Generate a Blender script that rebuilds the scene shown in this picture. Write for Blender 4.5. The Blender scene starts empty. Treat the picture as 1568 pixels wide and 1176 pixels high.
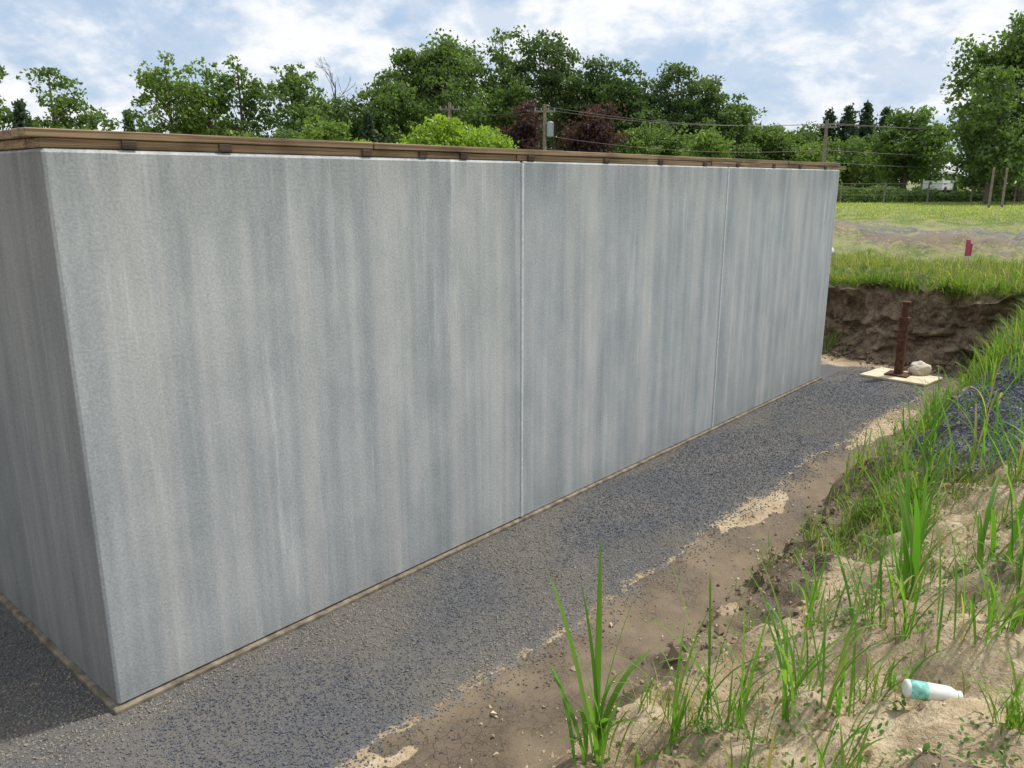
import bpy, math, random
import numpy as np
from mathutils import Vector, Matrix, noise as mnoise
import bmesh
rng=np.random.default_rng(7); random.seed(7)
scene=bpy.context.scene
P0=np.array([-1.773,3.136]); TH=math.radians(48.7)
D=np.array([math.cos(TH),math.sin(TH)]); N=np.array([math.sin(TH),-math.cos(TH)])
SITE=Matrix.Translation((P0[0],P0[1],0))@Matrix.Rotation(TH,4,'Z')
def to_w(s,t): return P0[0]+t*D[0]+s*N[0], P0[1]+t*D[1]+s*N[1]
def to_st(X,Y): return (X-P0[0])*N[0]+(Y-P0[1])*N[1], (X-P0[0])*D[0]+(Y-P0[1])*D[1]

# ---------- numpy noise ----------
_tab=rng.random((256,256))
def vnoise(x,y):
    x=np.asarray(x,float); y=np.asarray(y,float)
    xi=np.floor(x).astype(np.int64); yi=np.floor(y).astype(np.int64)
    fx=x-xi; fy=y-yi; fx=fx*fx*(3-2*fx); fy=fy*fy*(3-2*fy)
    a=_tab[xi&255,yi&255]; b=_tab[(xi+1)&255,yi&255]; c=_tab[xi&255,(yi+1)&255]; d=_tab[(xi+1)&255,(yi+1)&255]
    return (a*(1-fx)+b*fx)*(1-fy)+(c*(1-fx)+d*fx)*fy-0.5
def fbm(x,y,o=4):
    r=0;a=1
    for i in range(o):
        r=r+a*vnoise(x*2**i+17.3*i,y*2**i+5.1*i); a*=.5
    return r
def ss(x,a=0.,b=1.):
    x=np.clip((x-a)/(b-a),0,1); return x*x*(3-2*x)

def mk(name,V,F,mats,col=None,mi=None,smooth=False,matrix=None,parent=None):
    me=bpy.data.meshes.new(name); V=np.asarray(V,np.float32)
    F=[f for f in F if len(f)]
    me.vertices.add(len(V)); me.vertices.foreach_set('co',V.ravel())
    nl=sum(f.size for f in F); npoly=sum(len(f) for f in F)
    me.loops.add(nl); me.polygons.add(npoly)
    me.loops.foreach_set('vertex_index',np.concatenate([f.ravel() for f in F]).astype(np.int32))
    tot=np.concatenate([np.full(len(f),f.shape[1]) for f in F]); st=np.concatenate([[0],np.cumsum(tot)[:-1]])
    me.polygons.foreach_set('loop_start',st.astype(np.int32)); me.polygons.foreach_set('loop_total',tot.astype(np.int32))
    for m in (mats if isinstance(mats,list) else [mats]): me.materials.append(m)
    if mi is not None: me.polygons.foreach_set('material_index',np.asarray(mi,np.int32))
    me.polygons.foreach_set('use_smooth',np.full(npoly,bool(smooth)))
    if col is not None:
        a=me.color_attributes.new('col','FLOAT_COLOR','POINT')
        c=np.ones((len(V),4),np.float32); c[:,:3]=col; a.data.foreach_set('color',c.ravel())
    me.update(calc_edges=True)
    o=bpy.data.objects.new(name,me); scene.collection.objects.link(o)
    if parent: o.parent=parent
    elif matrix is not None: o.matrix_world=matrix
    return o

# ---------- materials ----------
def newmat(name):
    m=bpy.data.materials.new(name); m.use_nodes=True; nt=m.node_tree; nt.nodes.clear()
    out=nt.nodes.new('ShaderNodeOutputMaterial'); b=nt.nodes.new('ShaderNodeBsdfPrincipled')
    nt.links.new(b.outputs[0],out.inputs[0]); b.inputs['Roughness'].default_value=.9
    b.inputs['Specular IOR Level'].default_value=.25
    return m,nt,b,out
class NT:
    def __init__(s,nt): s.nt=nt
    def n(s,t,**k):
        x=s.nt.nodes.new(t)
        for a,v in k.items(): setattr(x,a,v)
        return x
    def set(s,sock,v):
        if isinstance(v,bpy.types.NodeSocket): s.nt.links.new(v,sock)
        else:
            if isinstance(v,tuple) and len(v)==3 and sock.type=='RGBA': v=(*v,1)
            sock.default_value=v
    def math(s,op,a,b=0.,clamp=False):
        x=s.n('ShaderNodeMath',operation=op,use_clamp=clamp); s.set(x.inputs[0],a); s.set(x.inputs[1],b); return x.outputs[0]
    def mix(s,f,a,b,mode='MIX'):
        x=s.n('ShaderNodeMix',data_type='RGBA',blend_type=mode); s.set(x.inputs[0],f); s.set(x.inputs[6],a); s.set(x.inputs[7],b); return x.outputs[2]
    def noise(s,vec,scale,det=4,rough=.55,dist=0.):
        x=s.n('ShaderNodeTexNoise'); s.set(x.inputs['Vector'],vec); x.inputs['Scale'].default_value=scale
        x.inputs['Detail'].default_value=det; x.inputs['Roughness'].default_value=rough; x.inputs['Distortion'].default_value=dist; return x.outputs['Fac']
    def ramp(s,f,a,b,lo=0.,hi=1.):
        x=s.n('ShaderNodeMapRange'); x.interpolation_type='SMOOTHSTEP'; s.set(x.inputs[0],f)
        for i,v in enumerate((a,b,lo,hi)): x.inputs[i+1].default_value=v
        return x.outputs[0]
    def mapping(s,vec,sc=(1,1,1),loc=(0,0,0)):
        x=s.n('ShaderNodeMapping'); s.set(x.inputs[0],vec); x.inputs['Scale'].default_value=sc; x.inputs['Location'].default_value=loc; return x.outputs[0]
    def bump(s,h,strength,dist,normal=None):
        x=s.n('ShaderNodeBump'); s.set(x.inputs['Height'],h); s.set(x.inputs['Strength'],strength); x.inputs['Distance'].default_value=dist
        if normal: s.set(x.inputs['Normal'],normal)
        return x.outputs[0]
    def obj(s): return s.n('ShaderNodeTexCoord').outputs['Object']
    def attr(s,name): 
        x=s.n('ShaderNodeAttribute'); x.attribute_name=name; return x

def simple(name,c,rough=.8,var=.25,scale=20,metal=0.,bump=.2):
    m,nt,b,o=newmat(name); h=NT(nt); v=h.obj(); f=h.noise(v,scale,4)
    c1=tuple(x*(1-var) for x in c); c2=tuple(min(1,x*(1+var)) for x in c)
    h.set(b.inputs['Base Color'],h.mix(h.ramp(f,.3,.7),c1,c2)); b.inputs['Roughness'].default_value=rough; b.inputs['Metallic'].default_value=metal
    h.set(b.inputs['Normal'],h.bump(f,bump,.01)); return m

def concrete_mat():
    m,nt,b,o=newmat('concrete'); h=NT(nt); v=h.obj()
    sp=h.n('ShaderNodeSeparateXYZ'); h.set(sp.inputs[0],v); 
    cb=h.n('ShaderNodeCombineXYZ'); xy=h.math('SUBTRACT',sp.outputs[0],sp.outputs[1]); h.set(cb.inputs[0],xy); h.set(cb.inputs[2],sp.outputs[2])
    w=cb.outputs[0]
    s1=h.noise(h.mapping(w,(5.2,1,.12)),1.0,3,.55,.12)
    s2=h.noise(h.mapping(w,(17,1,.25),(3,0,2)),1.0,3,.6,.15)
    blot=h.noise(h.mapping(w,(3.4,1,1.5)),1.,5,.68)
    fine=h.noise(v,75,3,.75)
    k=h.math('ADD',h.ramp(s1,.34,.66,-.11,.10),h.ramp(s2,.35,.68,-.045,.055))
    k=h.math('ADD',k,h.ramp(blot,.3,.7,-.09,.08))
    k=h.math('ADD',k,h.ramp(fine,.3,.7,-.13,.13))
    # sharp-edged pale lime runs of limited length
    s4=h.noise(h.mapping(w,(6.5,1,.42),(7,0,5)),1.3,4,.6,.10); lime=h.ramp(s4,.585,.66,0,1)
    k=h.math('ADD',k,h.math('MULTIPLY',lime,.17))
    topm=h.math('MULTIPLY',h.ramp(sp.outputs[2],2.05,2.43,0,1),h.ramp(s2,.36,.58,0,1))  # dark streaks below the plate: wet stains plus painted shadow streaks
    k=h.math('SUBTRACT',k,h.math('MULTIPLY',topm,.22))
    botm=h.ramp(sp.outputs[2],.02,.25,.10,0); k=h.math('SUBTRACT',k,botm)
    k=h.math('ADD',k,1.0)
    side_shade=h.ramp(sp.outputs[0],.0,.006,.60,1.0); k=h.math('MULTIPLY',k,side_shade)  # left face made darker: its shade is painted into the colour
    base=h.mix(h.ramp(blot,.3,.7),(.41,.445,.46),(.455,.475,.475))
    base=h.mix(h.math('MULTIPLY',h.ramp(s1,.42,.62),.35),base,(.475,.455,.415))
    base=h.mix(h.ramp(sp.outputs[0],.0,.006,.5,0.),base,(.41,.395,.35))  # brown tint of the same painted shade, left face only
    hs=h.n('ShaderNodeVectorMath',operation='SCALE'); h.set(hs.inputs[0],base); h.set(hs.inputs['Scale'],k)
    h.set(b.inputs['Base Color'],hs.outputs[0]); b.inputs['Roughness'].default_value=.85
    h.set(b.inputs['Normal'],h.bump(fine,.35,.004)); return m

def leaf_mat(name,trans=.35,tint=(1.5,1.6,.6)):
    m,nt,b,o=newmat(name); h=NT(nt); a=h.attr('col'); c=a.outputs['Color']
    h.set(b.inputs['Base Color'],c); b.inputs['Roughness'].default_value=.55
    tr=h.n('ShaderNodeBsdfTranslucent'); tc=h.mix(1.0,c,tint,'MULTIPLY'); h.set(tr.inputs[0],tc)
    mx=h.n('ShaderNodeMixShader'); mx.inputs[0].default_value=trans
    nt.links.new(b.outputs[0],mx.inputs[1]); nt.links.new(tr.outputs[0],mx.inputs[2]); nt.links.new(mx.outputs[0],o.inputs[0]); return m

def stone_mat():
    m,nt,b,o=newmat('gravel_stone'); h=NT(nt); a=h.attr('col')
    h.set(b.inputs['Base Color'],a.outputs['Color']); b.inputs['Roughness'].default_value=.8; return m

def ground_mat():
    m,nt,b,o=newmat('ground'); h=NT(nt); v=h.obj(); a=h.attr('col')
    sp=h.n('ShaderNodeSeparateColor'); h.set(sp.inputs[0],a.outputs['Color'])
    n1=h.noise(v,1.2,3,.6); n2=h.noise(v,9,5,.65); n3=h.noise(v,60,4,.7)
    edge=h.math('ADD',h.ramp(n2,.3,.7,-.25,.25),h.ramp(n3,.3,.7,-.2,.2))
    def msk(sock,sharp=.12): return h.ramp(h.math('ADD',sock,edge),.5-sharp,.5+sharp)
    gv=msk(sp.outputs[0],.15); gr=msk(sp.outputs[2],.25)
    mud=h.ramp(h.math('ADD',sp.outputs[1],h.ramp(n2,.3,.7,-.3,.3)),.44,.56)
    sand=h.mix(h.ramp(n2,.35,.65),(.44,.335,.205),(.60,.49,.33))
    sand=h.mix(h.ramp(n3,.48,.75),sand,(.32,.225,.135)); sand=h.mix(h.ramp(n1,.47,.64,0,.6),sand,(.28,.20,.125))
    mudc=h.mix(h.ramp(n1,.42,.60),(.105,.077,.05),(.20,.153,.10)); mudc=h.mix(h.ramp(n2,.4,.7,0,.6),mudc,(.15,.112,.073))
    vo=h.n('ShaderNodeTexVoronoi',feature='DISTANCE_TO_EDGE'); vo.inputs['Scale'].default_value=17
    vd=h.n('ShaderNodeVectorMath',operation='ADD'); h.set(vd.inputs[0],v); nz=h.n('ShaderNodeTexNoise'); nz.inputs['Scale'].default_value=14; h.set(nz.inputs['Vector'],v)
    sc=h.n('ShaderNodeVectorMath',operation='SCALE'); h.set(sc.inputs[0],nz.outputs['Color']); sc.inputs['Scale'].default_value=.08; h.set(vd.inputs[1],sc.outputs[0])
    h.set(vo.inputs['Vector'],vd.outputs[0]); cr=h.ramp(vo.outputs[0],.0,.035,.0,1.)
    crk=h.math('MAXIMUM',cr,h.ramp(n1,.47,.55,0,1))
    mudc=h.mix(crk,(.07,.05,.033),mudc)
    gcol=h.mix(h.ramp(n3,.35,.65),(.08,.085,.093),(.145,.145,.15))
    gcol=h.mix(h.ramp(n1,.4,.6,.1,.55),gcol,(.19,.17,.14))
    grc=h.mix(h.ramp(n2,.3,.7),(.07,.11,.028),(.18,.23,.06)); grc=h.mix(h.ramp(n1,.40,.7,0,.6),grc,(.36,.32,.15))
    c=h.mix(gr,sand,grc); c=h.mix(mud,c,mudc); c=h.mix(gv,c,gcol)
    h.set(b.inputs['Base Color'],c)
    wet=h.math('MULTIPLY',mud,h.ramp(n1,.40,.55,.5,.15)); h.set(b.inputs['Roughness'],h.math('SUBTRACT',.95,wet)); b.inputs['Specular IOR Level'].default_value=.35
    hh=h.math('ADD',n2,h.math('MULTIPLY',n3,.5)); hh=h.math('ADD',hh,h.math('MULTIPLY',h.math('MULTIPLY',crk,mud),.25))
    h.set(b.inputs['Normal'],h.bump(hh,h.math('SUBTRACT',.85,h.math('MULTIPLY',mud,.4)),.045)); return m

def soil_mat():
    m,nt,b,o=newmat('cut_soil'); h=NT(nt); v=h.obj(); sp=h.n('ShaderNodeSeparateXYZ'); h.set(sp.inputs[0],v)
    n2=h.noise(v,7,6,.7); n3=h.noise(v,40,4,.7)
    c=h.mix(h.ramp(n2,.35,.65),(.12,.085,.055),(.36,.27,.18)); c=h.mix(h.ramp(n3,.5,.72),c,(.42,.33,.22))
    c=h.mix(h.ramp(sp.outputs[2],.84,.99),c,(.07,.075,.028))
    h.set(b.inputs['Base Color'],c); h.set(b.inputs['Normal'],h.bump(h.math('ADD',n2,h.math('MULTIPLY',n3,.5)),.9,.06)); return m

def wood_mat(name,c1,c2):
    m,nt,b,o=newmat(name); h=NT(nt); v=h.obj()
    g=h.noise(h.mapping(v,(1.2,18,60)),1.0,4,.6,.8); k=h.noise(v,2.5,2)
    c=h.mix(h.ramp(g,.35,.65),c1,c2); c=h.mix(h.ramp(k,.45,.65,0,.5),c,tuple(x*.5 for x in c1))
    h.set(b.inputs['Base Color'],c); b.inputs['Roughness'].default_value=.75; h.set(b.inputs['Normal'],h.bump(g,.4,.004)); return m

M_conc=concrete_mat(); M_leaf=leaf_mat('foliage',.38,(1.4,1.5,.6)); M_grass=leaf_mat('grass_blade',.45); M_stone=stone_mat(); M_ground=ground_mat(); M_soil=soil_mat()
M_wood=wood_mat('treated_lumber',(.16,.105,.062),(.36,.25,.145)); M_jshadow=wood_mat('joint_shadow_lumber',(.05,.035,.025),(.12,.085,.055)); M_bark=simple('bark',(.13,.105,.08),.9,.35,6)
M_foot=simple('footing_dusty',(.20,.17,.125),.95,.4,18); M_caulk=simple('joint_sealant',(.60,.62,.62),.6,.12,40)
M_dark=simple('dark_steel',(.07,.06,.055),.5,.3,40,.4); M_rust=simple('rusty_steel',(.11,.05,.03),.8,.45,25,.2)
M_white=simple('white_plastic',(.72,.74,.70),.35,.06,30); M_grayp=simple('dusty_pvc',(.55,.54,.50),.6,.15,30); M_cream=simple('pale_board',(.62,.54,.38),.8,.15,12)
M_rock=simple('pale_rock',(.60,.54,.42),.9,.2,14); M_pink=simple('pink_flagging',(.45,.08,.12),.6,.15,12)
M_pole=simple('weathered_pole',(.24,.20,.16),.9,.25,8); M_vanw=simple('white_paint',(.78,.78,.78),.35,.04,3); M_glass=simple('dark_glass',(.03,.035,.04),.15,.1,3)
M_teal=simple('teal_label',(.25,.58,.50),.4,.35,60); M_galv=simple('galvanized_steel',(.35,.36,.37),.45,.15,12,.7); M_tire=simple('tyre_rubber',(.03,.03,.03),.8,.1,5)

# ---------- terrain ----------
def height(s,t):
    s0=1.52+.16*(1-ss(t,2.2,4.5))+.20*fbm(t*.9,0*t+3.3,3)+.16*fbm(t*4,s*3,3)
    ds=np.maximum(s-s0,-12.5-s); dt=np.maximum(t-(10.65+.3*fbm(s*.9,s*0+9.1,3)),-3.4-t)
    px=np.maximum(ds,0); py=np.maximum(dt,0); d=np.hypot(px,py)+1e-6; ang=py/(px+py+1e-6)
    wS=1.45-.65*ss(t,2,8); w=wS*(1-ang)+.30*ang
    d2=d+.18*fbm(s*2.2,t*2.2,4)*ss(d,0,.3)
    topS=.60+.40*ss(d,.8,5)+.25*ss(t,4,8)*(1-ss(d,3,6)); top=topS*(1-ang)+1.0*ang
    h=top*ss(d2/w)
    scarp=.13*ss(t,1.6,3)*ss(d,0,.06)*(1-ang)*(1-ss(d,.1,.9)); h=h+scarp
    bank=ss(d,0,.25)
    far=ss(np.hypot(s,t),15,60)
    h=h+bank*(1-far)*(.14*fbm(s*1.7,t*1.7,4)+.12*fbm(s*6,t*6,4))
    h=h+.20*np.exp(-((s-2.45)/.45)**2-((t-5.6)/.9)**2)
    h=h+(1-bank)*(.018*fbm(s*2,t*2,3)+.006*fbm(s*12,t*12,2))*ss(np.maximum(s,-t),.0,.35)
    h=h+(1-bank)*.10*ss(t,9.3,10.3)*ss(fbm(s*3,t*3,4),-.1,.4)
    dit=np.exp(-((s-1.40)/.16)**2)*(t<9.8)
    h=h-dit*.045+dit*.04*fbm(s*5,t*3,3)
    # soil windrows on the bare strip of the field
    h=h+.22*ss(fbm(s*.35,t*1.1,4),.0,.4)*ss(t,14,16)*(1-ss(t,22,27))
    h=h+far*.5*fbm(s*.02,t*.02,3)
    return h
def axis(a,b,st,g=1.13,L=900):
    x=list(np.arange(a,b,st)); d=st
    while x[-1]<L: d*=g; x.append(x[-1]+d)
    lo=[];c=a;d=st
    while c>-L: d*=g; c-=d; lo.append(c)
    return np.array(lo[::-1]+x)
ax_t=axis(-1.6,12.2,.03,1.06); ax_s=axis(-.6,4.6,.025,1.12)
T,S=np.meshgrid(ax_t,ax_s,indexing='ij'); H=height(S,T)
nT,nS=T.shape
V=np.stack([T.ravel(),-S.ravel(),H.ravel()],1)
idx=np.arange(nT*nS).reshape(nT,nS)
F=np.stack([idx[:-1,:-1],idx[:-1,1:],idx[1:,1:],idx[1:,:-1]],-1).reshape(-1,4)
def g_edge(T,S): return 1.06-.07*(1-ss(T,.5,3))+.20*fbm(T*1.3,S*0+1.7,4)
def drive_m(S,T): return np.exp(-((T-20+.15*S+4*fbm(S*.12,T*.12,3))/3.2)**2)
def bare_m(S,T): return ss(fbm(S*.3,T*.5,4)+.12,-.20,.08)*ss(T,13.2,14.4)*(1-ss(T,24,27))
def gpatch(S,T,H): return ss(fbm(S*1.1+40,T*1.1,4)+.12*(T-2.5)+.15*ss(S,3,5),-.08,.32)
def pile_m(S,T): return ss(1-np.hypot((S-2.5)/.72,(T-5.6)/1.35)+.45*fbm(S*2.5,T*2.5,3),-.1,.25)
def masks(S,T,H):
    edge=g_edge(T,S)
    g=ss(edge-S,-.16,.14)*(T<10.6)*(S>-13.5)*(T>-3.8)
    g=g*(1-ss(T-9.0+.6*fbm(S*2,T*2,3),0,.8))
    g=np.maximum(g,pile_m(S,T)*.95)
    g=np.maximum(g,drive_m(S,T)*.62*(T>14)*ss(fbm(S*.4+7,T*.5,3),-.35,.1))
    mud=ss(S,edge-.03,edge+.06)*(1-ss(S,1.74,1.98))*(T<10)*ss(fbm(S*2.4,T*1.0,3)+.28*np.exp(-((S-1.42)/.16)**2),-.20,-.06)
    scar=ss(S,1.42,1.52)*(1-ss(S,1.9,2.25))*ss(T,1.6,2.6)*(T<10)*ss(fbm(S*2+9,T*2,3),-.35,.0); mud=np.maximum(mud,scar)
    mud=np.maximum(mud,.8*ss(fbm(S*1.9+3,T*1.9+8,4),.10,.32)*ss(S,1.6,1.9)*(S<4)*(T<10))
    mud=np.maximum(mud,.7*ss(fbm(S*.35,T*1.1,4),.0,.25)*ss(T,14,16)*(1-ss(T,22,27)))
    cut=ss(T,9.4,9.9)*(1-ss(H,.9,1.0))*(S<3.2); mud=np.maximum(mud,cut)
    gr=ss(H,.15,.5)*gpatch(S,T,H)*.68*(1-pile_m(S,T))
    fld=ss(np.maximum(T-10.5,S-5),0,.7)
    gr=np.maximum(gr,fld*(.97-.85*bare_m(S,T)))
    return np.stack([g,mud,gr],-1)
mk('ground',V,[F],M_ground,col=masks(S.ravel(),T.ravel(),H.ravel()),smooth=True,matrix=SITE)

# undercut excavation face
prof=np.array([(9.95,-.06),(10.1,.05),(10.28,.14),(10.42,.24),(10.62,.34),(10.74,.46),(10.72,.58),(10.58,.68),(10.46,.78),(10.36,.87),(10.33,.94),(10.38,1.0),(10.55,1.03),(10.9,1.02),(11.3,.90)])
nu=90; uu=np.linspace(0,len(prof)-1,nu); pt=np.interp(uu,range(len(prof)),prof[:,0]); pz=np.interp(uu,range(len(prof)),prof[:,1])
sv=np.arange(-4,3.6,.035); U_,S_=np.meshgrid(np.arange(nu),sv,indexing='ij')
PT=pt[U_];PZ=pz[U_]; arc=PZ+PT*.3
wgt=ss(U_/nu,0,.15)*(1-ss(U_/nu,.85,1))
depth=ss(fbm(S_*.9+2,S_*0+4,3),-.25,.25)
und=np.exp(-((PZ-.5)/.2)**2)
PT=PT+.30*fbm(S_*.8,S_*0+20,3)-und*.30*(1-depth)+wgt*(.40*fbm(S_*2.2,arc*3.2,4)+.18*fbm(S_*7,arc*9,4))-.9*ss(S_,2.2,3.5)*ss(PZ,.3,.9)
PZ=PZ*(1-.10*ss(fbm(S_*1.1+5,S_*0+2,2),-.1,.3)*(PZ>.5))+wgt*(.16*fbm(S_*3+50,arc*4,3)+.07*fbm(S_*9,arc*9,3))
idx=np.arange(PT.size).reshape(PT.shape); F=np.stack([idx[:-1,:-1],idx[1:,:-1],idx[1:,1:],idx[:-1,1:]],-1).reshape(-1,4)
mk('excavated_bank',np.stack([PT.ravel(),-S_.ravel(),PZ.ravel()],1),[F],M_soil,smooth=True,matrix=SITE)

# ---------- gravel stones ----------
_R=[]
for i in range(400):
    q,_=np.linalg.qr(rng.normal(0,1,(3,3))); _R.append(q)
_R=np.array(_R)
def stones(name,s,t,size,col,zoff=0.):
    n=len(s); z=height(s,t)+zoff
    base=np.array([[1,0,0],[-1,0,0],[0,1,0],[0,-1,0],[0,0,1],[0,0,-1]],float)
    f=np.array([[0,2,4],[2,1,4],[1,3,4],[3,0,4],[2,0,5],[1,2,5],[3,1,5],[0,3,5]])
    v=base[None]*rng.uniform(.55,1.1,(n,6,1))*size[:,None,None]*rng.uniform(.55,1.1,(n,1,3))
    v+=rng.normal(0,.16,(n,6,3))*size[:,None,None]
    v=np.einsum('nij,nkj->nki',_R[rng.integers(0,400,n)],v)
    v[:,:,0]+=t[:,None]; v[:,:,1]-=s[:,None]; v[:,:,2]+=(z+size*rng.uniform(-.1,.4,n))[:,None]
    FF=(f[None]+6*np.arange(n)[:,None,None]).reshape(-1,3)
    return mk(name,v.reshape(-1,3),[FF],M_stone,col=np.repeat(col,6,0),matrix=SITE)
n=300000
s=rng.uniform(-3,1.6,n); t=rng.uniform(-1.2,10,n)
keep=((s>.03)|(t<-.03))&((s>-.1)|(t<0))
prob=ss(g_edge(t,s)-s,-.34,.12)**1.5*(1-.35*ss(t,4,8)); prob*=(1-ss(t-9+.6*fbm(s*2,t*2,3),0,.8))
keep&=rng.random(n)<prob; s=s[keep];t=t[keep]; n=len(s)
dust=ss(fbm(s*2.2,t*.8,4)+.45*np.exp(-(s/.20)**2)+.22*np.exp(-((s-.92)/.2)**2)-.10+ .04*rng.normal(0,1,n),-.12,.32)
dust=np.where(t<0,np.maximum(dust,.5),dust)
g=rng.uniform(.8,1.25,n)[:,None]
col=np.array([.118,.126,.143])*g*(1-dust[:,None])+np.array([.23,.205,.168])*g*dust[:,None]
stones('gravel',s,t,rng.uniform(.0045,.0095,n),col)
n=16000
a=rng.normal(0,1,(n,2)); s=2.5+a[:,0]*.42; t=5.6+a[:,1]*.8; k=rng.random(n)<pile_m(s,t); s=s[k];t=t[k];n=len(s)
stones('gravel_pile',s,t,rng.uniform(.008,.017,n),np.array([.13,.145,.175])*rng.uniform(.7,1.4,n)[:,None])
n=12000; s=1.15+rng.gamma(2,.5,n); t=rng.uniform(-1,10.2,n); k=(s>1.6)|(rng.random(n)<.3); s=s[k];t=t[k];n=len(s)
cc=np.where(rng.random(n)[:,None]<.5,np.array([[.30,.22,.14]]),np.array([[.50,.41,.28]]))*rng.uniform(.75,1.15,n)[:,None]
stones('dirt_clods',s,t,np.minimum(rng.gamma(1.6,.004,n)+.002,.03),cc)
n=900; s=rng.uniform(-.5,3,n); t=rng.normal(9.95,.25,n)
stones('fallen_soil',s,t,rng.gamma(2,.012,n)+.006,np.array([.22,.16,.105])*rng.uniform(.6,1.3,n)[:,None],.02)
n=900; s=1.62+rng.normal(0,.10,n)+.2*rng.random(n); t=rng.uniform(1.9,9.5,n)
stones('soil_clumps',s,t,rng.gamma(2,.006,n)+.004,np.array([.19,.14,.09])*rng.uniform(.6,1.3,n)[:,None])

# ---------- foundation ----------
def prism(poly,z0,z1,acc):
    V,F=acc; b=sum(len(v) for v in V); n=len(poly)
    V.append(np.array([[x,y,z0] for x,y in poly]+[[x,y,z1] for x,y in poly],float))
    F.append(tuple(b+i for i in range(n))[::-1]); F.append(tuple(b+n+i for i in range(n)))
    for i in range(n):
        j=(i+1)%n; F.append((b+i,b+j,b+n+j,b+n+i))
def from_acc(name,acc,mat,parent=None,bevel=0,seg=2,matrix=None):
    me=bpy.data.meshes.new(name); me.from_pydata(np.concatenate(acc[0]).tolist(),[],acc[1]); me.materials.append(mat); me.update()
    o=bpy.data.objects.new(name,me); scene.collection.objects.link(o)
    if parent: o.parent=parent
    elif matrix is not None: o.matrix_world=matrix
    if bevel:
        m=o.modifiers.new('b','BEVEL'); m.width=bevel; m.segments=seg; m.limit_method='ANGLE'
    return o
def rect(x0,y0,x1,y1): return [(x0,y0),(x1,y0),(x1,y1),(x0,y1)]
found=bpy.data.objects.new('concrete_foundation_wall',None); scene.collection.objects.link(found); found.matrix_world=SITE
L=8.32; W=11.0; TK=.25; HT=2.44
acc=([],[]); g=.003
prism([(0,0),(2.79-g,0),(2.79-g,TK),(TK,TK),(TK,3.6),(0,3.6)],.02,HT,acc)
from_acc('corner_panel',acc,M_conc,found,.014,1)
acc=([],[]); prism(rect(2.79+g,0,5.6-g,TK),.02,HT,acc); from_acc('middle_panel',acc,M_conc,found,.010,1)
acc=([],[]); prism([(5.6+g,0),(L,0),(L,3.6),(L-TK,3.6),(L-TK,TK),(5.6+g,TK)],.02,HT,acc); from_acc('end_panel',acc,M_conc,found,.010,1)
acc=([],[])
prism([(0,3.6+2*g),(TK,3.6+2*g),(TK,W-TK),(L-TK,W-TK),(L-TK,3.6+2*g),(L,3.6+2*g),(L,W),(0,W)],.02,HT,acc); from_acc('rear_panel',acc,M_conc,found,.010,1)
acc=([],[])
for x in (2.79,5.6): prism([(x-.016,.008),(x-.010,-.005),(x+.007,-.005),(x+.011,.008)],.03,HT-.012,acc)
from_acc('joint_sealant',acc,M_caulk,found)
acc=([],[])
prism([(-.024,-.024),(L+.024,-.024),(L+.024,W+.03),(L-.3,W+.03),(L-.3,.3),(.3,.3),(.3,W+.03),(-.024,W+.03)],-.1,.022,acc)
from_acc('footing',acc,M_foot,found,.008,2)
acc=([],[])
def board(x0,x1,y0,y1,z0,z1,skew=0.):
    prism([(x0,y0+skew),(x1,y0-skew),(x1,y1-skew),(x0,y1+skew)],z0,z1,acc)
z=HT+.003
xs=[0.0,.34,2.75,5.3,L+.22]
for i in range(4): board(xs[i]+.003,xs[i+1]-.003,.014+random.uniform(-.004,.006),.15,z,z+.036,random.uniform(-.003,.003))
xs=[-.05,1.6,4.3,6.9,L]
for i in range(4): board(xs[i]+.003,xs[i+1]-.003,.006+random.uniform(-.004,.02),.145,z+.038,z+.070,random.uniform(-.004,.004))
from_acc('sill_plate',acc,M_wood,found,.003,1)
acc=([],[])
board(.0,.145,.16,4,z,z+.036); board(.004,.15,4.01,W-.01,z,z+.036); board(-.02,.14,.155,3,z+.038,z+.072); board(0.0,.14,3.01,W,z+.038,z+.072)
board(L-.14,L,.16,W,z,z+.036); board(.16,L-.16,W-.15,W-.01,z,z+.036)
from_acc('side_sill_plate',acc,M_wood,found,.003,1)
acc=([],[])
for x in (.335,.76,1.557,1.95,2.27,2.88,3.72,4.46,5.18,5.79,6.56,7.2,7.9):
    board(x-.03,x+.03,.002,.012,z+.001,z+.034)
from_acc('plate_joint_shadows',acc,M_jshadow,found,.002,1)  # thin dark blocks added to paint in shadows at the plate joints
acc=([],[]); prism(rect(TK+.06,TK+.06,L-TK-.06,W-.4),-.03,.035,acc); from_acc('floor_slab',acc,M_foot,found)

def tube(pts,rad,ns=8):
    pts=np.array(pts,float); n=len(pts); V=[];F=[]
    for i in range(n):
        d=pts[min(i+1,n-1)]-pts[max(i-1,0)]; d/=np.linalg.norm(d)+1e-9
        a=np.cross(d,[0,0,1.]) if abs(d[2])<.9 else np.cross(d,[1.,0,0]); a/=np.linalg.norm(a); b=np.cross(d,a)
        for k in range(ns):
            th=2*math.pi*k/ns; V.append(pts[i]+rad[i]*(a*math.cos(th)+b*math.sin(th)))
    for i in range(n-1):
        for k in range(ns): F.append((i*ns+k,i*ns+(k+1)%ns,(i+1)*ns+(k+1)%ns,(i+1)*ns+k))
    return np.array(V),np.array(F)
def tube_obj(name,pts,rad,mat,ns=16,parent=None,matrix=None,smooth=False):
    V,F=tube(pts,rad,ns); b=len(V); V=np.vstack([V,pts[0],pts[-1]])
    c=np.array([[b,(k+1)%ns,k] for k in range(ns)]+[[b+1,b-ns+k,b-ns+(k+1)%ns] for k in range(ns)])
    return mk(name,V,[F,c],mat,parent=parent,matrix=matrix,smooth=smooth)
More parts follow.
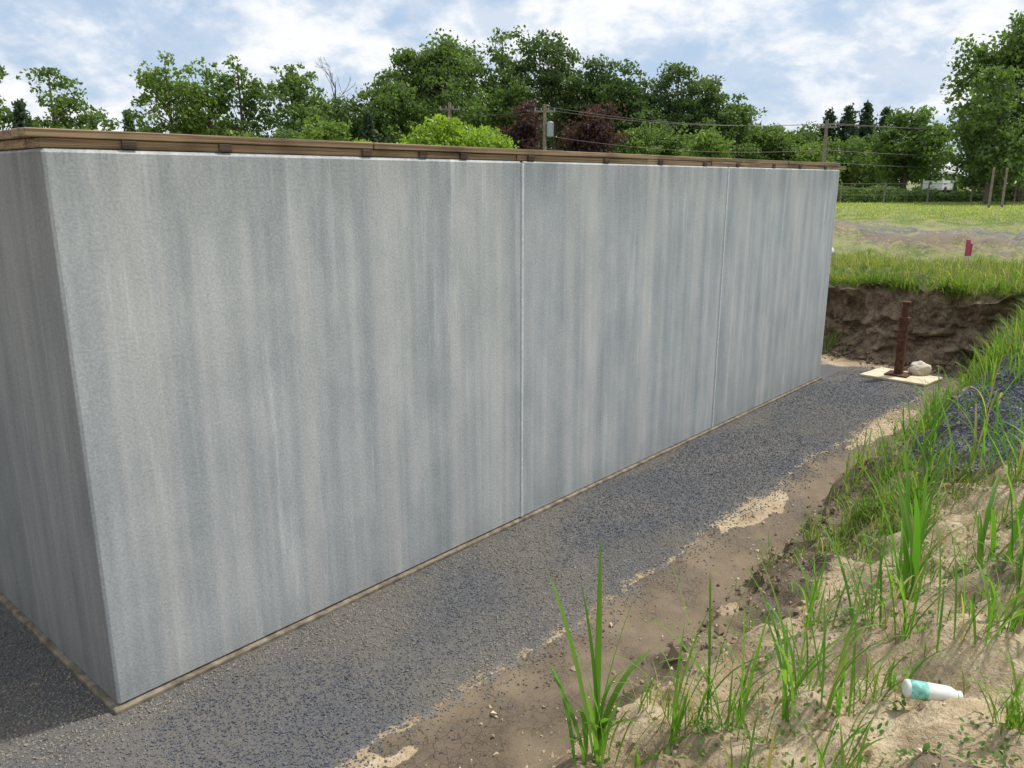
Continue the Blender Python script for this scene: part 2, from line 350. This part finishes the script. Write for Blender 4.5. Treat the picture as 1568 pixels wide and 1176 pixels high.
def empty(name,loc,rot=0):
    o=bpy.data.objects.new(name,None); scene.collection.objects.link(o); o.matrix_world=Matrix.Translation(loc)@Matrix.Rotation(rot,4,'Z'); return o
def zat(s,t): return float(height(np.array([float(s)]),np.array([float(t)]))[0])

pp=empty('pipe_stub',(*to_w(-.12,L),1.50),rot=TH)
tube_obj('pipe',[(-.05,0,0),(.25,0,0)],[.045,.045],M_grayp,parent=pp); tube_obj('cap',[(.18,0,0),(.27,0,0),(.28,0,0)],[.055,.055,.042],M_grayp,parent=pp)

s_,t_=.68,9.05; zz=zat(s_,t_); pr=empty('rusty_steel_post',(*to_w(s_,t_),zz),rot=TH)
acc=([],[]); prism(rect(-.045,-.045,.045,.045),-.1,.74,acc); from_acc('lower_tube',acc,M_rust,pr,.006)
acc=([],[]); prism(rect(-.034,-.034,.034,.034),.70,.92,acc); from_acc('upper_tube',acc,M_rust,pr,.005)
acc=([],[]); prism(rect(-.055,-.055,.055,.055),.69,.735,acc); prism(rect(-.13,-.13,.13,.13),.03,.045,acc); prism(rect(-.042,-.042,.042,.042),.90,.925,acc); from_acc('collar_and_base',acc,M_rust,pr,.004)
acc=([],[]); prism([(-.30,-.34),(.2,-.40),(.30,.34),(-.26,.42)],.0,.026,acc); b=from_acc('plywood_pad',acc,M_cream,None,.004); b.matrix_world=pr.matrix_world@Matrix.Translation((0,-.05,.0))
def rock(name,loc,r,sc,mat,seed=1):
    bm=bmesh.new(); bmesh.ops.create_icosphere(bm,subdivisions=4,radius=1)
    for v in bm.verts:
        p=v.co.copy(); f=1+.35*mnoise.noise(p*1.3+Vector((seed,0,0)))+.12*mnoise.noise(p*4)
        v.co=Vector((p.x*sc[0],p.y*sc[1],p.z*sc[2]))*f*r
    me=bpy.data.meshes.new(name); bm.to_mesh(me); bm.free(); me.materials.append(mat)
    for p in me.polygons: p.use_smooth=True
    o=bpy.data.objects.new(name,me); scene.collection.objects.link(o); o.location=loc; return o
x,y=to_w(.86,9.25); rock('pale_rock',(x,y,zat(.86,9.25)+.09),.13,(1,.8,.72),M_rock,4)
x,y=to_w(.58,12.2); sk=empty('survey_stake',(x,y,zat(.58,12.2)),rot=.4)
acc=([],[]); prism(rect(-.02,-.013,.02,.013),-.1,.42,acc); from_acc('stake',acc,M_cream,sk,.002)
acc=([],[]); prism(rect(-.026,-.018,.026,.018),.20,.435,acc); prism([(.025,-.01),(.06,-.03),(.065,-.025),(.027,0)],.2,.38,acc); from_acc('flagging_ribbon',acc,M_pink,sk,.002)

# discarded bottle
zb=zat(2.88,1.67); x,y=to_w(2.88,1.67)
bt=empty('discarded_plastic_bottle',(x,y,zb+.04)); bt.matrix_world=Matrix.Translation((x,y,zb+.04))@Matrix.Rotation(-.12,4,'Z')@Matrix.Rotation(.12,4,'Y')
tube_obj('body',[(-.095,0,0),(-.093,0,0),(-.088,0,0),(-.05,0,0),(.05,0,0),(.066,0,0),(.078,0,0),(.084,0,0)],[.018,.026,.031,.032,.032,.030,.024,.018],M_white,24,bt,smooth=True)
tube_obj('cap',[(.084,0,0),(.086,0,0),(.100,0,0),(.102,0,0)],[.014,.021,.021,.017],M_white,20,bt)
tube_obj('label',[(-.080,0,0),(-.02,0,0)],[.0322,.0325],M_teal,24,bt,smooth=True)

# ---------- grass ----------
def blades(base,hd,length,width,lean,droop,col,nseg=6,fold=.25):
    n=len(base); u=np.linspace(0,1,nseg+1)[None,:]
    ang=lean[:,None]+droop[:,None]*u**1.6
    step=length[:,None]/nseg
    dx=np.sin(ang)*step; dz=np.cos(ang)*step
    r=np.cumsum(dx,1)-dx; z=np.cumsum(dz,1)-dz
    w=width[:,None]*np.sin(np.pi*np.clip(.12+.88*u,0,1))**.7*np.where(u>=1,0.03,1)
    ch,sh=np.cos(hd)[:,None],np.sin(hd)[:,None]
    cx=base[:,0:1]+r*ch; cy=base[:,1:2]+r*sh; cz=base[:,2:3]+z
    P=[]
    for k in (-1,0,1):
        P.append(np.stack([cx-k*w*.5*sh,cy+k*w*.5*ch,cz+(0 if k==0 else fold)*w*.5],-1))
    V=np.stack(P,2)
    m=(nseg+1)*3; i=np.arange(nseg)[:,None]*3+np.array([0,1])[None]
    f=np.stack([i,i+1,i+4,i+3],-1).reshape(-1,4)
    FF=(f[None]+m*np.arange(n)[:,None,None]).reshape(-1,4)
    return V.reshape(-1,3),FF,np.repeat(col,m,0)
def gcol(n,a=(.085,.20,.03),b=(.22,.32,.07),yel=.08):
    k=rng.random(n)[:,None]; c=np.array(a)*(1-k)+np.array(b)*k
    y=rng.random(n)<yel; c[y]=np.array([.42,.35,.17])*rng.uniform(.7,1.1,(y.sum(),1)); return c
n=19000; s=rng.uniform(1.45,6.0,n); t=rng.uniform(-.3,12.3,n); H_=height(s,t)
p=(ss(H_,.10,.35)*gpatch(s,t,H_)*.85+.04*ss(H_,.1,.3))*(1-.82*pile_m(s,t))
k=rng.random(len(s))<p; s=s[k];t=t[k]
nb=11; S_=np.repeat(s,nb)+rng.normal(0,.03,len(s)*nb); T_=np.repeat(t,nb)+rng.normal(0,.03,len(s)*nb); n=len(S_)
cl=np.repeat(rng.uniform(.5,1.7,len(s))*(1+.6*ss(t,3,7)),nb)
base=np.stack([T_,-S_,height(S_,T_)-.01],1)
V,F,C=blades(base,rng.uniform(0,6.28,n),cl*rng.uniform(.07,.20,n),rng.uniform(.003,.0075,n)*np.sqrt(cl),rng.uniform(.0,.6,n),rng.uniform(.2,1.9,n),gcol(n,(.085,.18,.03),(.22,.31,.065),.10),4)
mk('bank_grass',V,[F],M_grass,col=C,matrix=SITE)
n=1100; s=rng.uniform(1.8,4.5,n); t=rng.uniform(.2,7,n); k=(height(s,t)>.22)&(pile_m(s,t)<.3)&(fbm(s*1.5,t*1.5,3)>-.1); s=s[k]; t=t[k]
nb=14; S_=np.repeat(s,nb)+rng.normal(0,.035,len(s)*nb); T_=np.repeat(t,nb)+rng.normal(0,.035,len(s)*nb); n=len(S_)
base=np.stack([T_,-S_,height(S_,T_)+rng.uniform(0,.03,n)],1)
V,F,C=blades(base,rng.uniform(0,6.28,n),rng.uniform(.012,.030,n),rng.uniform(.008,.018,n),rng.uniform(.7,1.3,n),rng.uniform(.1,.6,n),gcol(n,(.06,.15,.025),(.12,.24,.05)),3,.1)
mk('low_weeds',V,[F],M_grass,col=C,matrix=SITE)
n=2500; s=rng.uniform(1.7,4,n); t=rng.uniform(.3,8,n); base=np.stack([t,-s,height(s,t)+.004],1)
V,F,C=blades(base,rng.uniform(0,6.28,n),rng.uniform(.03,.12,n),rng.uniform(.0015,.003,n),rng.uniform(1.3,1.6,n),rng.uniform(-.1,.2,n),np.array([[.42,.34,.19]])*rng.uniform(.6,1.2,(n,1)),3)
mk('dead_straw',V,[F],M_grass,col=C,matrix=SITE)
n=90000; Y=np.exp(rng.uniform(math.log(8.5),math.log(58),n)); B=rng.uniform(.33,.80,n); X=B*Y
s,t=to_st(X,Y); k=(t>10.75)|((s>2.2)&(t>6))
bb=bare_m(s,t)
k&=rng.random(n)>bb*.975; k&=rng.random(n)>drive_m(s,t)*.9*(t>14); k&=height(s,t)>.7; s=s[k];t=t[k];Y=Y[k];n=len(s)
base=np.stack([t,-s,height(s,t)-.01],1); sc=np.clip(Y/14,.8,3)
near=np.exp(-((t-11.4)/1.1)**2)
tall=.8+1.6*near+.8*ss(fbm(s*.8,t*.8,3),.0,.3)*(t<14)
tall*=1-.45*ss(t,13.5,14.5)*(1-ss(t,26,30))
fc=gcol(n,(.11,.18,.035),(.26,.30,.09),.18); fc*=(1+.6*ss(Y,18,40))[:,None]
V,F,C=blades(base,rng.uniform(0,6.28,n),rng.uniform(.05,.12,n)*tall,rng.uniform(.006,.012,n)*sc,rng.uniform(0,.6,n),rng.uniform(.2,1.4,n),fc,3)
mk('field_grass',V,[F],M_grass,col=C,matrix=SITE)
n=9000; s=rng.uniform(-2.5,3.2,n); t=10.33+.30*fbm(s*.8,s*0+20,3)+np.abs(rng.normal(0,.3,n))-.9*ss(s,2.2,3.5)
k=rng.random(n)<.25+.75*ss(fbm(s*1.6+4,s*0,3),-.2,.1); s=s[k];t=t[k];n=len(s)
base=np.stack([t,-s,np.full(n,.95)-.10*ss(fbm(s*1.1+5,s*0+2,2),-.1,.3)+.05*rng.normal(0,1,n)],1)
hd=rng.uniform(0,6.28,n); over=rng.random(n)<.35; hd[over]=math.pi+rng.normal(0,.5,over.sum())
V,F,C=blades(base,hd,rng.uniform(.08,.26,n)*(1+.5*ss(fbm(s*1.2,t,2),0,.3)),rng.uniform(.004,.010,n),np.where(over,.6,.1)+rng.uniform(0,.4,n),rng.uniform(.3,2.0,n),gcol(n,(.08,.16,.028),(.20,.28,.06),.12),5)
mk('turf_edge_grass',V,[F],M_grass,col=C,matrix=SITE)
n=2200; s=rng.uniform(-.6,2.6,n)+.0; k=fbm(s*2,s*0+3,2)>-.05; s=s[k]; n=len(s); t=rng.normal(10.0,.15,n); base=np.stack([t,-s,height(s,t)],1)
V,F,C=blades(base,rng.uniform(0,6.28,n),rng.uniform(.08,.30,n),rng.uniform(.004,.009,n),rng.uniform(0,.5,n),rng.uniform(.2,1.5,n),gcol(n,(.06,.13,.03),(.16,.24,.06),.2),4)
mk('pit_weeds',V,[F],M_grass,col=C,matrix=SITE)

def big_tuft(name,s,t,h,nb,w,spread=.04,droop=1.8,lmin=.45):
    n=nb; S_=s+rng.normal(0,spread,n); T_=t+rng.normal(0,spread,n)
    base=np.stack([T_,-S_,height(S_,T_)-.02],1)
    V,F,C=blades(base,rng.uniform(0,6.28,n),h*rng.uniform(lmin,1.2,n),w*rng.uniform(.5,1.2,n),rng.uniform(.02,.45 if lmin<.5 else .22,n),rng.uniform(.1,droop,n),gcol(n,(.09,.22,.03),(.18,.33,.055),.07),10,.5)
    mk(name,V,[F],M_grass,col=C,matrix=SITE,smooth=True)
for a in [(1.84,1.10,.80,5,.036,.02,.5,.8),(1.84,1.10,.62,6,.032,.03,1.9,.5),(1.92,1.00,.45,8,.022),(2.02,1.15,.3,10,.010),(2.11,1.28,.48,18,.011),(2.15,1.42,.80,5,.010,.02,.4,.8),(2.25,1.40,.58,16,.012),(2.45,1.43,.58,14,.016),(2.6,1.5,.45,18,.011),
          (2.26,2.28,.42,16,.011),(2.51,2.2,.48,16,.012),(2.58,2.6,.78,8,.028,.03,.8,.7),(2.5,2.7,.55,14,.015),(2.67,2.15,.5,14,.013),(2.91,2.03,.40,18,.011),
          (3.02,2.22,.5,16,.013),(3.15,1.57,.3,16,.011),(2.40,3.1,.48,18,.012),(2.3,3.6,.4,18,.011),(2.8,3.0,.62,14,.018),(2.95,2.7,.74,8,.026,.03,.8,.7),(3.1,2.9,.55,14,.016),(1.95,2.3,.20,10,.006),
          (2.2,4.2,.46,20,.012),(2.0,5.0,.46,22,.012),(1.85,5.8,.5,26,.012),(1.75,6.6,.46,24,.012),(1.95,7.4,.44,24,.012),(2.5,4.3,.55,18,.015),(3.0,3.6,.6,14,.018),
          (1.9,4.6,.40,20,.011),(1.75,5.4,.40,22,.011),(2.1,3.9,.34,16,.010),(2.75,4.0,.55,18,.014),(3.1,4.6,.55,18,.014),(1.65,7.9,.38,20,.011),(2.35,5.1,.42,12,.012),(2.6,5.9,.42,12,.011),(2.4,5.7,.38,10,.011),(2.15,6.0,.4,14,.011),
          (2.0,1.9,.24,9,.007),(1.58,2.9,.14,8,.004),(2.7,1.15,.26,14,.010),(2.75,1.8,.26,12,.010),(1.6,1.9,.10,6,.004),(1.5,3.6,.12,7,.004),(3.2,2.4,.66,9,.022),(2.35,1.85,.35,12,.010),(2.1,2.7,.3,12,.008)]:
    big_tuft('tall_grass_plant',*a)

# ---------- trees ----------
def leaf_quads(P,size,elong=1.0,droopn=0.):
    n=len(P); a=rng.normal(0,1,(n,3)); a[:,2]-=droopn; a/=np.linalg.norm(a,axis=1,keepdims=True)
    b=np.cross(a,rng.normal(0,1,(n,3))); b/=np.linalg.norm(b,axis=1,keepdims=True)
    a=a*size[:,None]*elong; b=b*size[:,None]*.62
    V=np.stack([P-a,P-b+a*.1,P+a,P+b+a*.1],1).reshape(-1,3)
    return V,(np.arange(n)[:,None]*4+np.arange(4)[None])
PAL={'mid':((.078,.135,.042),(.165,.24,.072)),'lite':((.10,.17,.04),(.22,.305,.08)),'dark':((.06,.105,.046),(.125,.185,.07)),
     'lime':((.18,.29,.04),(.33,.44,.07)),'plum':((.05,.025,.032),(.11,.055,.062)),'fir':((.035,.06,.038),(.07,.11,.058))}
GZ=1.0
def tree(name,b,Y,e,w,kind='decid',pal='mid',dens=1.,lf=.17,base=.10):
    X=b*Y; H=2.32-GZ+Y*e; Wd=w*Y*1.15; P=[];K=[]; limbs=[]
    c1,c2=map(np.array,PAL[pal])
    if kind in('decid','airy'):
        nc=int((155 if kind=='decid' else 105)*dens*max(.6,Wd*H/60)**.7); zb=base*H
        nl=7; lob=[]
        for i in range(nl):
            a=rng.uniform(0,6.28); r=rng.uniform(.12,.33)*Wd; zf=rng.uniform(.25,.82); lob.append((r*math.cos(a),r*math.sin(a),zf*(H-zb)+zb,rng.uniform(.17,.28)*Wd,rng.uniform(.13,.24)*(H-zb)))
        lob.append((rng.normal(0,.04)*Wd,0,zb+.80*(H-zb),.20*Wd,.20*(H-zb))); lob.append((0,0,zb+.40*(H-zb),.44*Wd,.38*(H-zb))); lob.append((0,0,zb+.55*(H-zb),.40*Wd,.36*(H-zb)))
        for i in range(nc):
            L_=lob[rng.integers(0,len(lob))]; d=rng.normal(0,1,3); d/=np.linalg.norm(d); r=rng.uniform(.25,1)**.5
            if rng.random()<.10: r*=1.22
            c=np.array([L_[0]+d[0]*r*L_[3],L_[1]+d[1]*r*L_[3],min(L_[2]+d[2]*r*L_[4],H)])
            rc=rng.uniform(.35,.85)*(Wd/7)**.4
            if kind=='airy': rc*=.85
            m=int(rng.uniform(45,90)*(.75 if kind=='airy' else 1.)*(rc/.6)**1.6)
            q=rng.normal(0,1,(m,3)); q/=np.linalg.norm(q,axis=1,keepdims=True); q*=(rng.random((m,1))**.6)*rc*rng.uniform(1.,1.45)*np.array([1.15,1.15,.7])
            P.append(c+q); kk=rng.uniform(.05,.65)+rng.uniform(0,.35,m)+.15*q[:,2]/rc; K.append(kk)
            if i%4==0: limbs.append(c)
    elif kind=='fir':
        nlay=int(H/.38)
        for i in range(nlay):
            u=i/nlay; z=H*(.06+.94*u); R=Wd*.5*(1-u)**.8*rng.uniform(.75,1.1)+.12; nbn=max(4,int(9*(1-u)+4))
            a0=rng.uniform(0,6.28)
            for j in range(nbn):
                a=a0+6.28*j/nbn+rng.uniform(-.2,.2); Rj=R*rng.uniform(.6,1.15); m=int(30*Rj)+6; f=rng.uniform(.1,1,m)
                q=np.stack([np.cos(a)*Rj*f,np.sin(a)*Rj*f,z-.25*Rj*f**1.5+0*f],1)+rng.normal(0,.13,(m,3)); P.append(q); K.append(rng.uniform(0,.6)+.4*f)
    V=np.zeros((0,3));F=[];mi=[];C=np.zeros((0,3)); nq=0
    if P:
        P=np.concatenate(P);K=np.clip(np.concatenate(K),0,1)[:,None]
        P[:,2]=np.maximum(P[:,2],.15)
        V,Fq=leaf_quads(P,lf*rng.uniform(.55,1.15,len(P)),1.0 if kind!='fir' else 1.3,.6 if kind=='fir' else .2)
        C=np.repeat(c1*(1-K)+c2*K,4,0)*np.repeat(rng.uniform(.85,1.15,(len(P),1)),4,0); F=[Fq]; nq=len(Fq)
    tv=[];tf=[];off=len(V)
    def add(pts,rad,ns=6):
        nonlocal off
        v,f=tube(pts,rad,ns); tv.append(v); tf.append(f+off); off+=len(v)
    lean=rng.normal(0,.02,2)*H; R0=.020*H+.04
    add([(0,0,-.3),(lean[0]*.3,lean[1]*.3,H*.3),(lean[0]*.6,lean[1]*.6,H*.6),(lean[0],lean[1],H*.93)],[R0,R0*.7,R0*.42,.03])
    for c in limbs:
        zt=max(H*.12,min(c[2]*.75,c[2]-.12*np.hypot(c[0],c[1])-.5)); f=zt/H; p0=np.array([lean[0]*f,lean[1]*f,zt]); mid=(p0+c)/2+np.array([0,0,-.1*H*.3])
        add([p0,mid,c],[R0*.30*(1-f)+.02,R0*.18*(1-f)+.015,.012],4)
    if kind=='bare':
        def br(p,d,l,r,k):
            q=p+d*l; add([p,(p+q)/2+rng.normal(0,.03*l,3),q],[r,r*.8,r*.6],4)
            if k==0:return
            for _ in range(rng.integers(2,4)):
                nd=d+rng.normal(0,.38,3); nd[2]+=.15; nd/=np.linalg.norm(nd); br(q,nd,l*.68,r*.6,k-1)
        for f in (.35,.5,.62,.75,.88):
            for _ in range(2):
                a=rng.uniform(0,6.28); d=np.array([math.cos(a)*.6,math.sin(a)*.6,.8]); br(np.array([lean[0]*f,lean[1]*f,H*f]),d/np.linalg.norm(d),H*.11,.04,3)
    V=np.concatenate([V]+tv); nt_=sum(len(f) for f in tf); F=F+[np.concatenate(tf)]
    C=np.concatenate([C,np.tile([[.1,.08,.06]],(len(V)-len(C),1))]); mi=np.concatenate([np.zeros(nq),np.ones(nt_)])
    mk(name,V,F,[M_leaf,M_bark],col=C,mi=mi,matrix=Matrix.Translation((X,Y,GZ-.05)))
TR=[('maple_tree',-.615,58,.140,.075,'airy','mid'),('maple_tree',-.547,60,.134,.080,'airy','mid',.9),('spruce_tree',-.585,55,.094,.045,'fir','fir'),
('maple_tree',-.502,60,.096,.06,'airy','mid',.9),('spruce_tree',-.456,62,.085,.022,'fir','dark'),('maple_tree',-.405,60,.148,.085,'airy','lite',1.3),('maple_tree',-.362,61,.144,.065,'airy','lite',1.3),
('maple_tree',-.320,62,.144,.065,'airy','mid',1.3),('maple_tree',-.262,62,.142,.095,'airy','mid',1.5),('dead_tree',-.212,66,.124,.04,'bare','mid'),
('maple_tree',-.190,66,.096,.09,'decid','dark'),('maple_tree',-.146,64,.122,.095,'decid','mid'),('oak_tree',-.080,68,.166,.12,'decid','mid',.95),
('oak_tree',-.009,72,.178,.100,'airy','mid',1.5),('oak_tree',.050,72,.168,.095,'airy','dark',1.5),('oak_tree',.10,72,.145,.10,'decid','dark'),('oak_tree',.145,70,.136,.08,'decid','dark'),
('pine_tree',.195,72,.133,.115,'decid','dark',1.1),('maple_tree',.235,72,.118,.075,'decid','dark'),('maple_tree',.268,72,.096,.07,'decid','mid'),('maple_tree',.309,74,.070,.085,'decid','mid'),('maple_tree',.352,76,.065,.07,'decid','mid'),
('spruce_tree',.378,74,.084,.055,'fir','fir'),('spruce_tree',.400,73,.090,.058,'fir','fir'),('spruce_tree',.422,74,.093,.058,'fir','fir'),('spruce_tree',.445,76,.087,.055,'fir','fir'),('maple_tree',.410,68,.056,.085,'decid','mid',1.,.17,.02),
('linden_tree',.476,60,.090,.088,'decid','mid',1.3,.17,.0),('oak_tree',.618,50,.192,.150,'decid','mid',1.5,.16,.03),('maple_tree',.578,46,.140,.085,'decid','mid',1.2,.15,.02),
('young_maple_tree',-.088,46,.074,.095,'decid','lime',1.3,.14,.05),('young_maple_tree',-.030,47,.062,.085,'decid','lime',1.2,.14,.05),('young_maple_tree',-.225,50,.076,.055,'decid','lite',1.1,.14,.05),('young_maple_tree',-.175,50,.045,.06,'decid','lime',1.,.14,.05),
('purple_plum_tree',.010,52,.092,.062,'decid','plum',1.3,.14,.05),('purple_plum_tree',.104,52,.090,.080,'decid','plum',1.3,.14,.05),
('maple_tree',-.44,75,.062,.06,'decid','mid'),('maple_tree',.235,55,.060,.055,'decid','lite',1.,.14,.05),('maple_tree',.36,62,.045,.05,'decid','lite',1.,.14,.02),('maple_tree',.15,58,.065,.06,'decid','mid',1.,.14,.02),('maple_tree',.19,60,.072,.07,'decid','mid',1.,.14,.02),
('maple_tree',-.34,52,.060,.07,'decid','lite',1.,.14,.02),('maple_tree',-.27,54,.065,.06,'decid','mid',1.,.14,.02),('cedar_tree',-.172,58,.085,.035,'fir','fir')]
for a in TR: tree(*a)
P=[];K=[]
for i in range(1700):
    b=rng.uniform(-.8,.40) if i<1300 else rng.uniform(.36,.95); Y=rng.uniform(78,96); nb_=fbm(np.array([b*14]),np.array([.5]),3)[0]
    e=.055+.04*nb_ +.035*math.exp(-((b-.06)/.17)**2) if b<.37 else .038+.012*nb_
    if .500<b<.55: e=.006
    if b<-.4: e*=.75
    H=1.32+Y*e; z=H*rng.uniform(.0,1)**.6; m=60; rc=1.3
    q=rng.normal(0,1,(m,3)); q/=np.linalg.norm(q,axis=1,keepdims=True); q*=rng.random((m,1))**.5*rc
    if b>.37: q*=.6
    P.append(np.array([b*Y,Y,GZ+z])+q); K.append(rng.uniform(0,.6)+rng.uniform(0,.3,m))
P=np.concatenate(P);K=np.concatenate(K)[:,None]; V,F=leaf_quads(P,.30*rng.uniform(.6,1.1,len(P)))
mk('distant_tree_line',V,[F],M_leaf,col=np.repeat(np.array(PAL['dark'][0])*(1-K)+np.array(PAL['mid'][1])*K,4,0))
n=20000; b=rng.uniform(.37,.95,n); Y=rng.uniform(50,54,n); hh=.85*(1+.8*fbm(b*30,b*0,3)); P=np.stack([b*Y,Y,GZ+hh*rng.random(n)**.8],1)
V,F=leaf_quads(P,.12*rng.uniform(.6,1.2,n)); K=rng.random((n,1))
mk('roadside_brush',V,[F],M_leaf,col=np.repeat(np.array(PAL['dark'][0])*(1-K)+np.array(PAL['mid'][1])*K,4,0))

def pole(b,Y,e,tf=False):
    H=1.32+Y*e; o=empty('utility_pole',(b*Y,Y,GZ))
    tube_obj('shaft',[(0,0,-.3),(0,0,H)],[.14,.09],M_pole,10,o)
    acc=([],[]); prism(rect(-.6,-.05,.6,.05),H-.45,H-.35,acc); from_acc('crossarm',acc,M_pole,o,.01)
    for x in(-.55,-.2,.2,.55): tube_obj('insulator',[(x,0,H-.35),(x,0,H-.2)],[.04,.03],M_galv,8,o)
    if tf: tube_obj('transformer',[(.30,-.1,H-1.8),(.30,-.1,H-1.75),(.30,-.1,H-1.0),(.30,-.1,H-.95)],[.16,.21,.21,.13],M_galv,12,o)
    return np.array([b*Y,Y,GZ+H-.2])
pa=pole(-.074,50,.090); pb=pole(.039,48,.088,True); pc=pole(.375,50,.070); pd=pole(.86,50,.072)
wv=[];wf=[];off=0
for A,B in((pa,pb),(pb,pc),(pc,pd)):
    for dx,dz in((-.55,0),(.55,0),(0,-1.5),(0,-2.2)):
        u=np.linspace(0,1,13); pts=[A*(1-k)+B*k+np.array([dx,0,dz-4*.45*k*(1-k)]) for k in u]
        v,f=tube(pts,[.011]*13,4); wv.append(v);wf.append(f+off);off+=len(v)
mk('power_lines',np.concatenate(wv),[np.concatenate(wf)],M_dark)
fx=empty('roadside_fence',(0,49,GZ)); 
wv=[];wf=[];off=0
for x in np.arange(17,48,2.6):
    v,f=tube([(x,0,-.2),(x,0,1.25)],[.05,.045],6); wv.append(v);wf.append(f+off);off+=len(v)
for zq in(.5,.85,1.15):
    v,f=tube([(17,0,zq),(48,0,zq)],[.012,.012],4); wv.append(v);wf.append(f+off);off+=len(v)
mk('posts_and_wire',np.concatenate(wv),[np.concatenate(wf)],M_pole,parent=fx)
for b,Y in ((.598,40),(.582,39)):
    o=empty('fence_post',(b*Y,Y,GZ)); tube_obj('post',[(0,0,-.2),(0,0,1.9),(0,0,1.93)],[.06,.055,.03],M_pole,8,o)
vn=empty('parked_van',(.520*80,80,GZ+.1),rot=.8)
def profile_body(name,prof,y0,y1,mat,parent):
    n=len(prof); V=[(x,y0,z) for x,z in prof]+[(x,y1,z) for x,z in prof]; F=[tuple(range(n)),tuple(range(2*n-1,n-1,-1))]+[(i,n+i,n+(i+1)%n,(i+1)%n) for i in range(n)]
    me=bpy.data.meshes.new(name); me.from_pydata(V,[],F); me.materials.append(mat); me.update(); o=bpy.data.objects.new(name,me); scene.collection.objects.link(o); o.parent=parent
    m=o.modifiers.new('b','BEVEL'); m.width=.06; m.segments=2; return o
profile_body('body',[(-2.4,.35),(2.4,.35),(2.4,1.0),(1.7,1.25),(1.1,2.1),(-2.3,2.15),(-2.4,1.9)],-.9,.9,M_vanw,vn)
profile_body('side_glass',[(-2.1,1.25),(1.45,1.25),(1.0,1.9),(-2.1,1.9)],-.915,.915,M_glass,vn)
acc=([],[]); prism(rect(-2.43,-.75,-2.38,.75),1.25,1.85,acc); from_acc('rear_glass',acc,M_glass,vn)
for x in(-1.6,1.6):
    for y in(-.85,.85): tube_obj('wheel',[(x,y-.12,.35),(x,y+.12,.35)],[.35,.35],M_tire,16,vn)

# ---------- camera, light, world ----------
cam=bpy.data.cameras.new('camera'); co=bpy.data.objects.new('camera',cam); scene.collection.objects.link(co)
co.location=(0,0,2.32); co.rotation_euler=(math.radians(90-14.25),0,0); cam.sensor_width=36; cam.lens=36*1225/1568; cam.clip_end=5000; cam.clip_start=.05
scene.camera=co
el=math.radians(58)
hd=D*.94+N*.34; hd/=np.linalg.norm(hd)
sd=Vector((hd[0]*math.cos(el),hd[1]*math.cos(el),math.sin(el)))
sl=bpy.data.lights.new('sun','SUN'); sl.energy=4.1; sl.angle=math.radians(4); sl.color=(1,.96,.90)
so=bpy.data.objects.new('sun',sl); scene.collection.objects.link(so); so.rotation_euler=sd.to_track_quat('Z','Y').to_euler()
w=bpy.data.worlds.new('World'); scene.world=w; w.use_nodes=True; nt=w.node_tree; nt.nodes.clear(); h=NT(nt)
out=h.n('ShaderNodeOutputWorld'); bg=h.n('ShaderNodeBackground'); nt.links.new(bg.outputs[0],out.inputs[0]); bg.inputs[1].default_value=.1
sky=h.n('ShaderNodeTexSky',sky_type='NISHITA',sun_disc=False); sky.sun_elevation=el; sky.sun_rotation=math.atan2(sd.x,sd.y)
gen=h.n('ShaderNodeTexCoord').outputs['Generated']; sp=h.n('ShaderNodeSeparateXYZ'); h.set(sp.inputs[0],gen)
zz_=h.math('ADD',h.math('MAXIMUM',sp.outputs[2],0.),.46)
cb=h.n('ShaderNodeCombineXYZ'); h.set(cb.inputs[0],h.math('DIVIDE',sp.outputs[0],zz_)); h.set(cb.inputs[1],h.math('DIVIDE',sp.outputs[1],zz_)); h.set(cb.inputs[2],2.9)
c1=h.noise(cb.outputs[0],3.9,9,.60,.15); c2=h.noise(cb.outputs[0],7.5,7,.6,.2)
cov=h.ramp(c1,.33,.54); shade=h.ramp(c2,.40,.56)
cl=h.mix(shade,(7.0,7.8,9.0),(10.2,10.3,10.5))
haze=h.mix(.8,sky.outputs[0],(5.2,6.7,8.8))
h.set(bg.inputs[0],h.mix(h.math('MULTIPLY',cov,.95),haze,cl))
scene.view_settings.view_transform='Standard'; scene.view_settings.look='None'; scene.view_settings.exposure=0
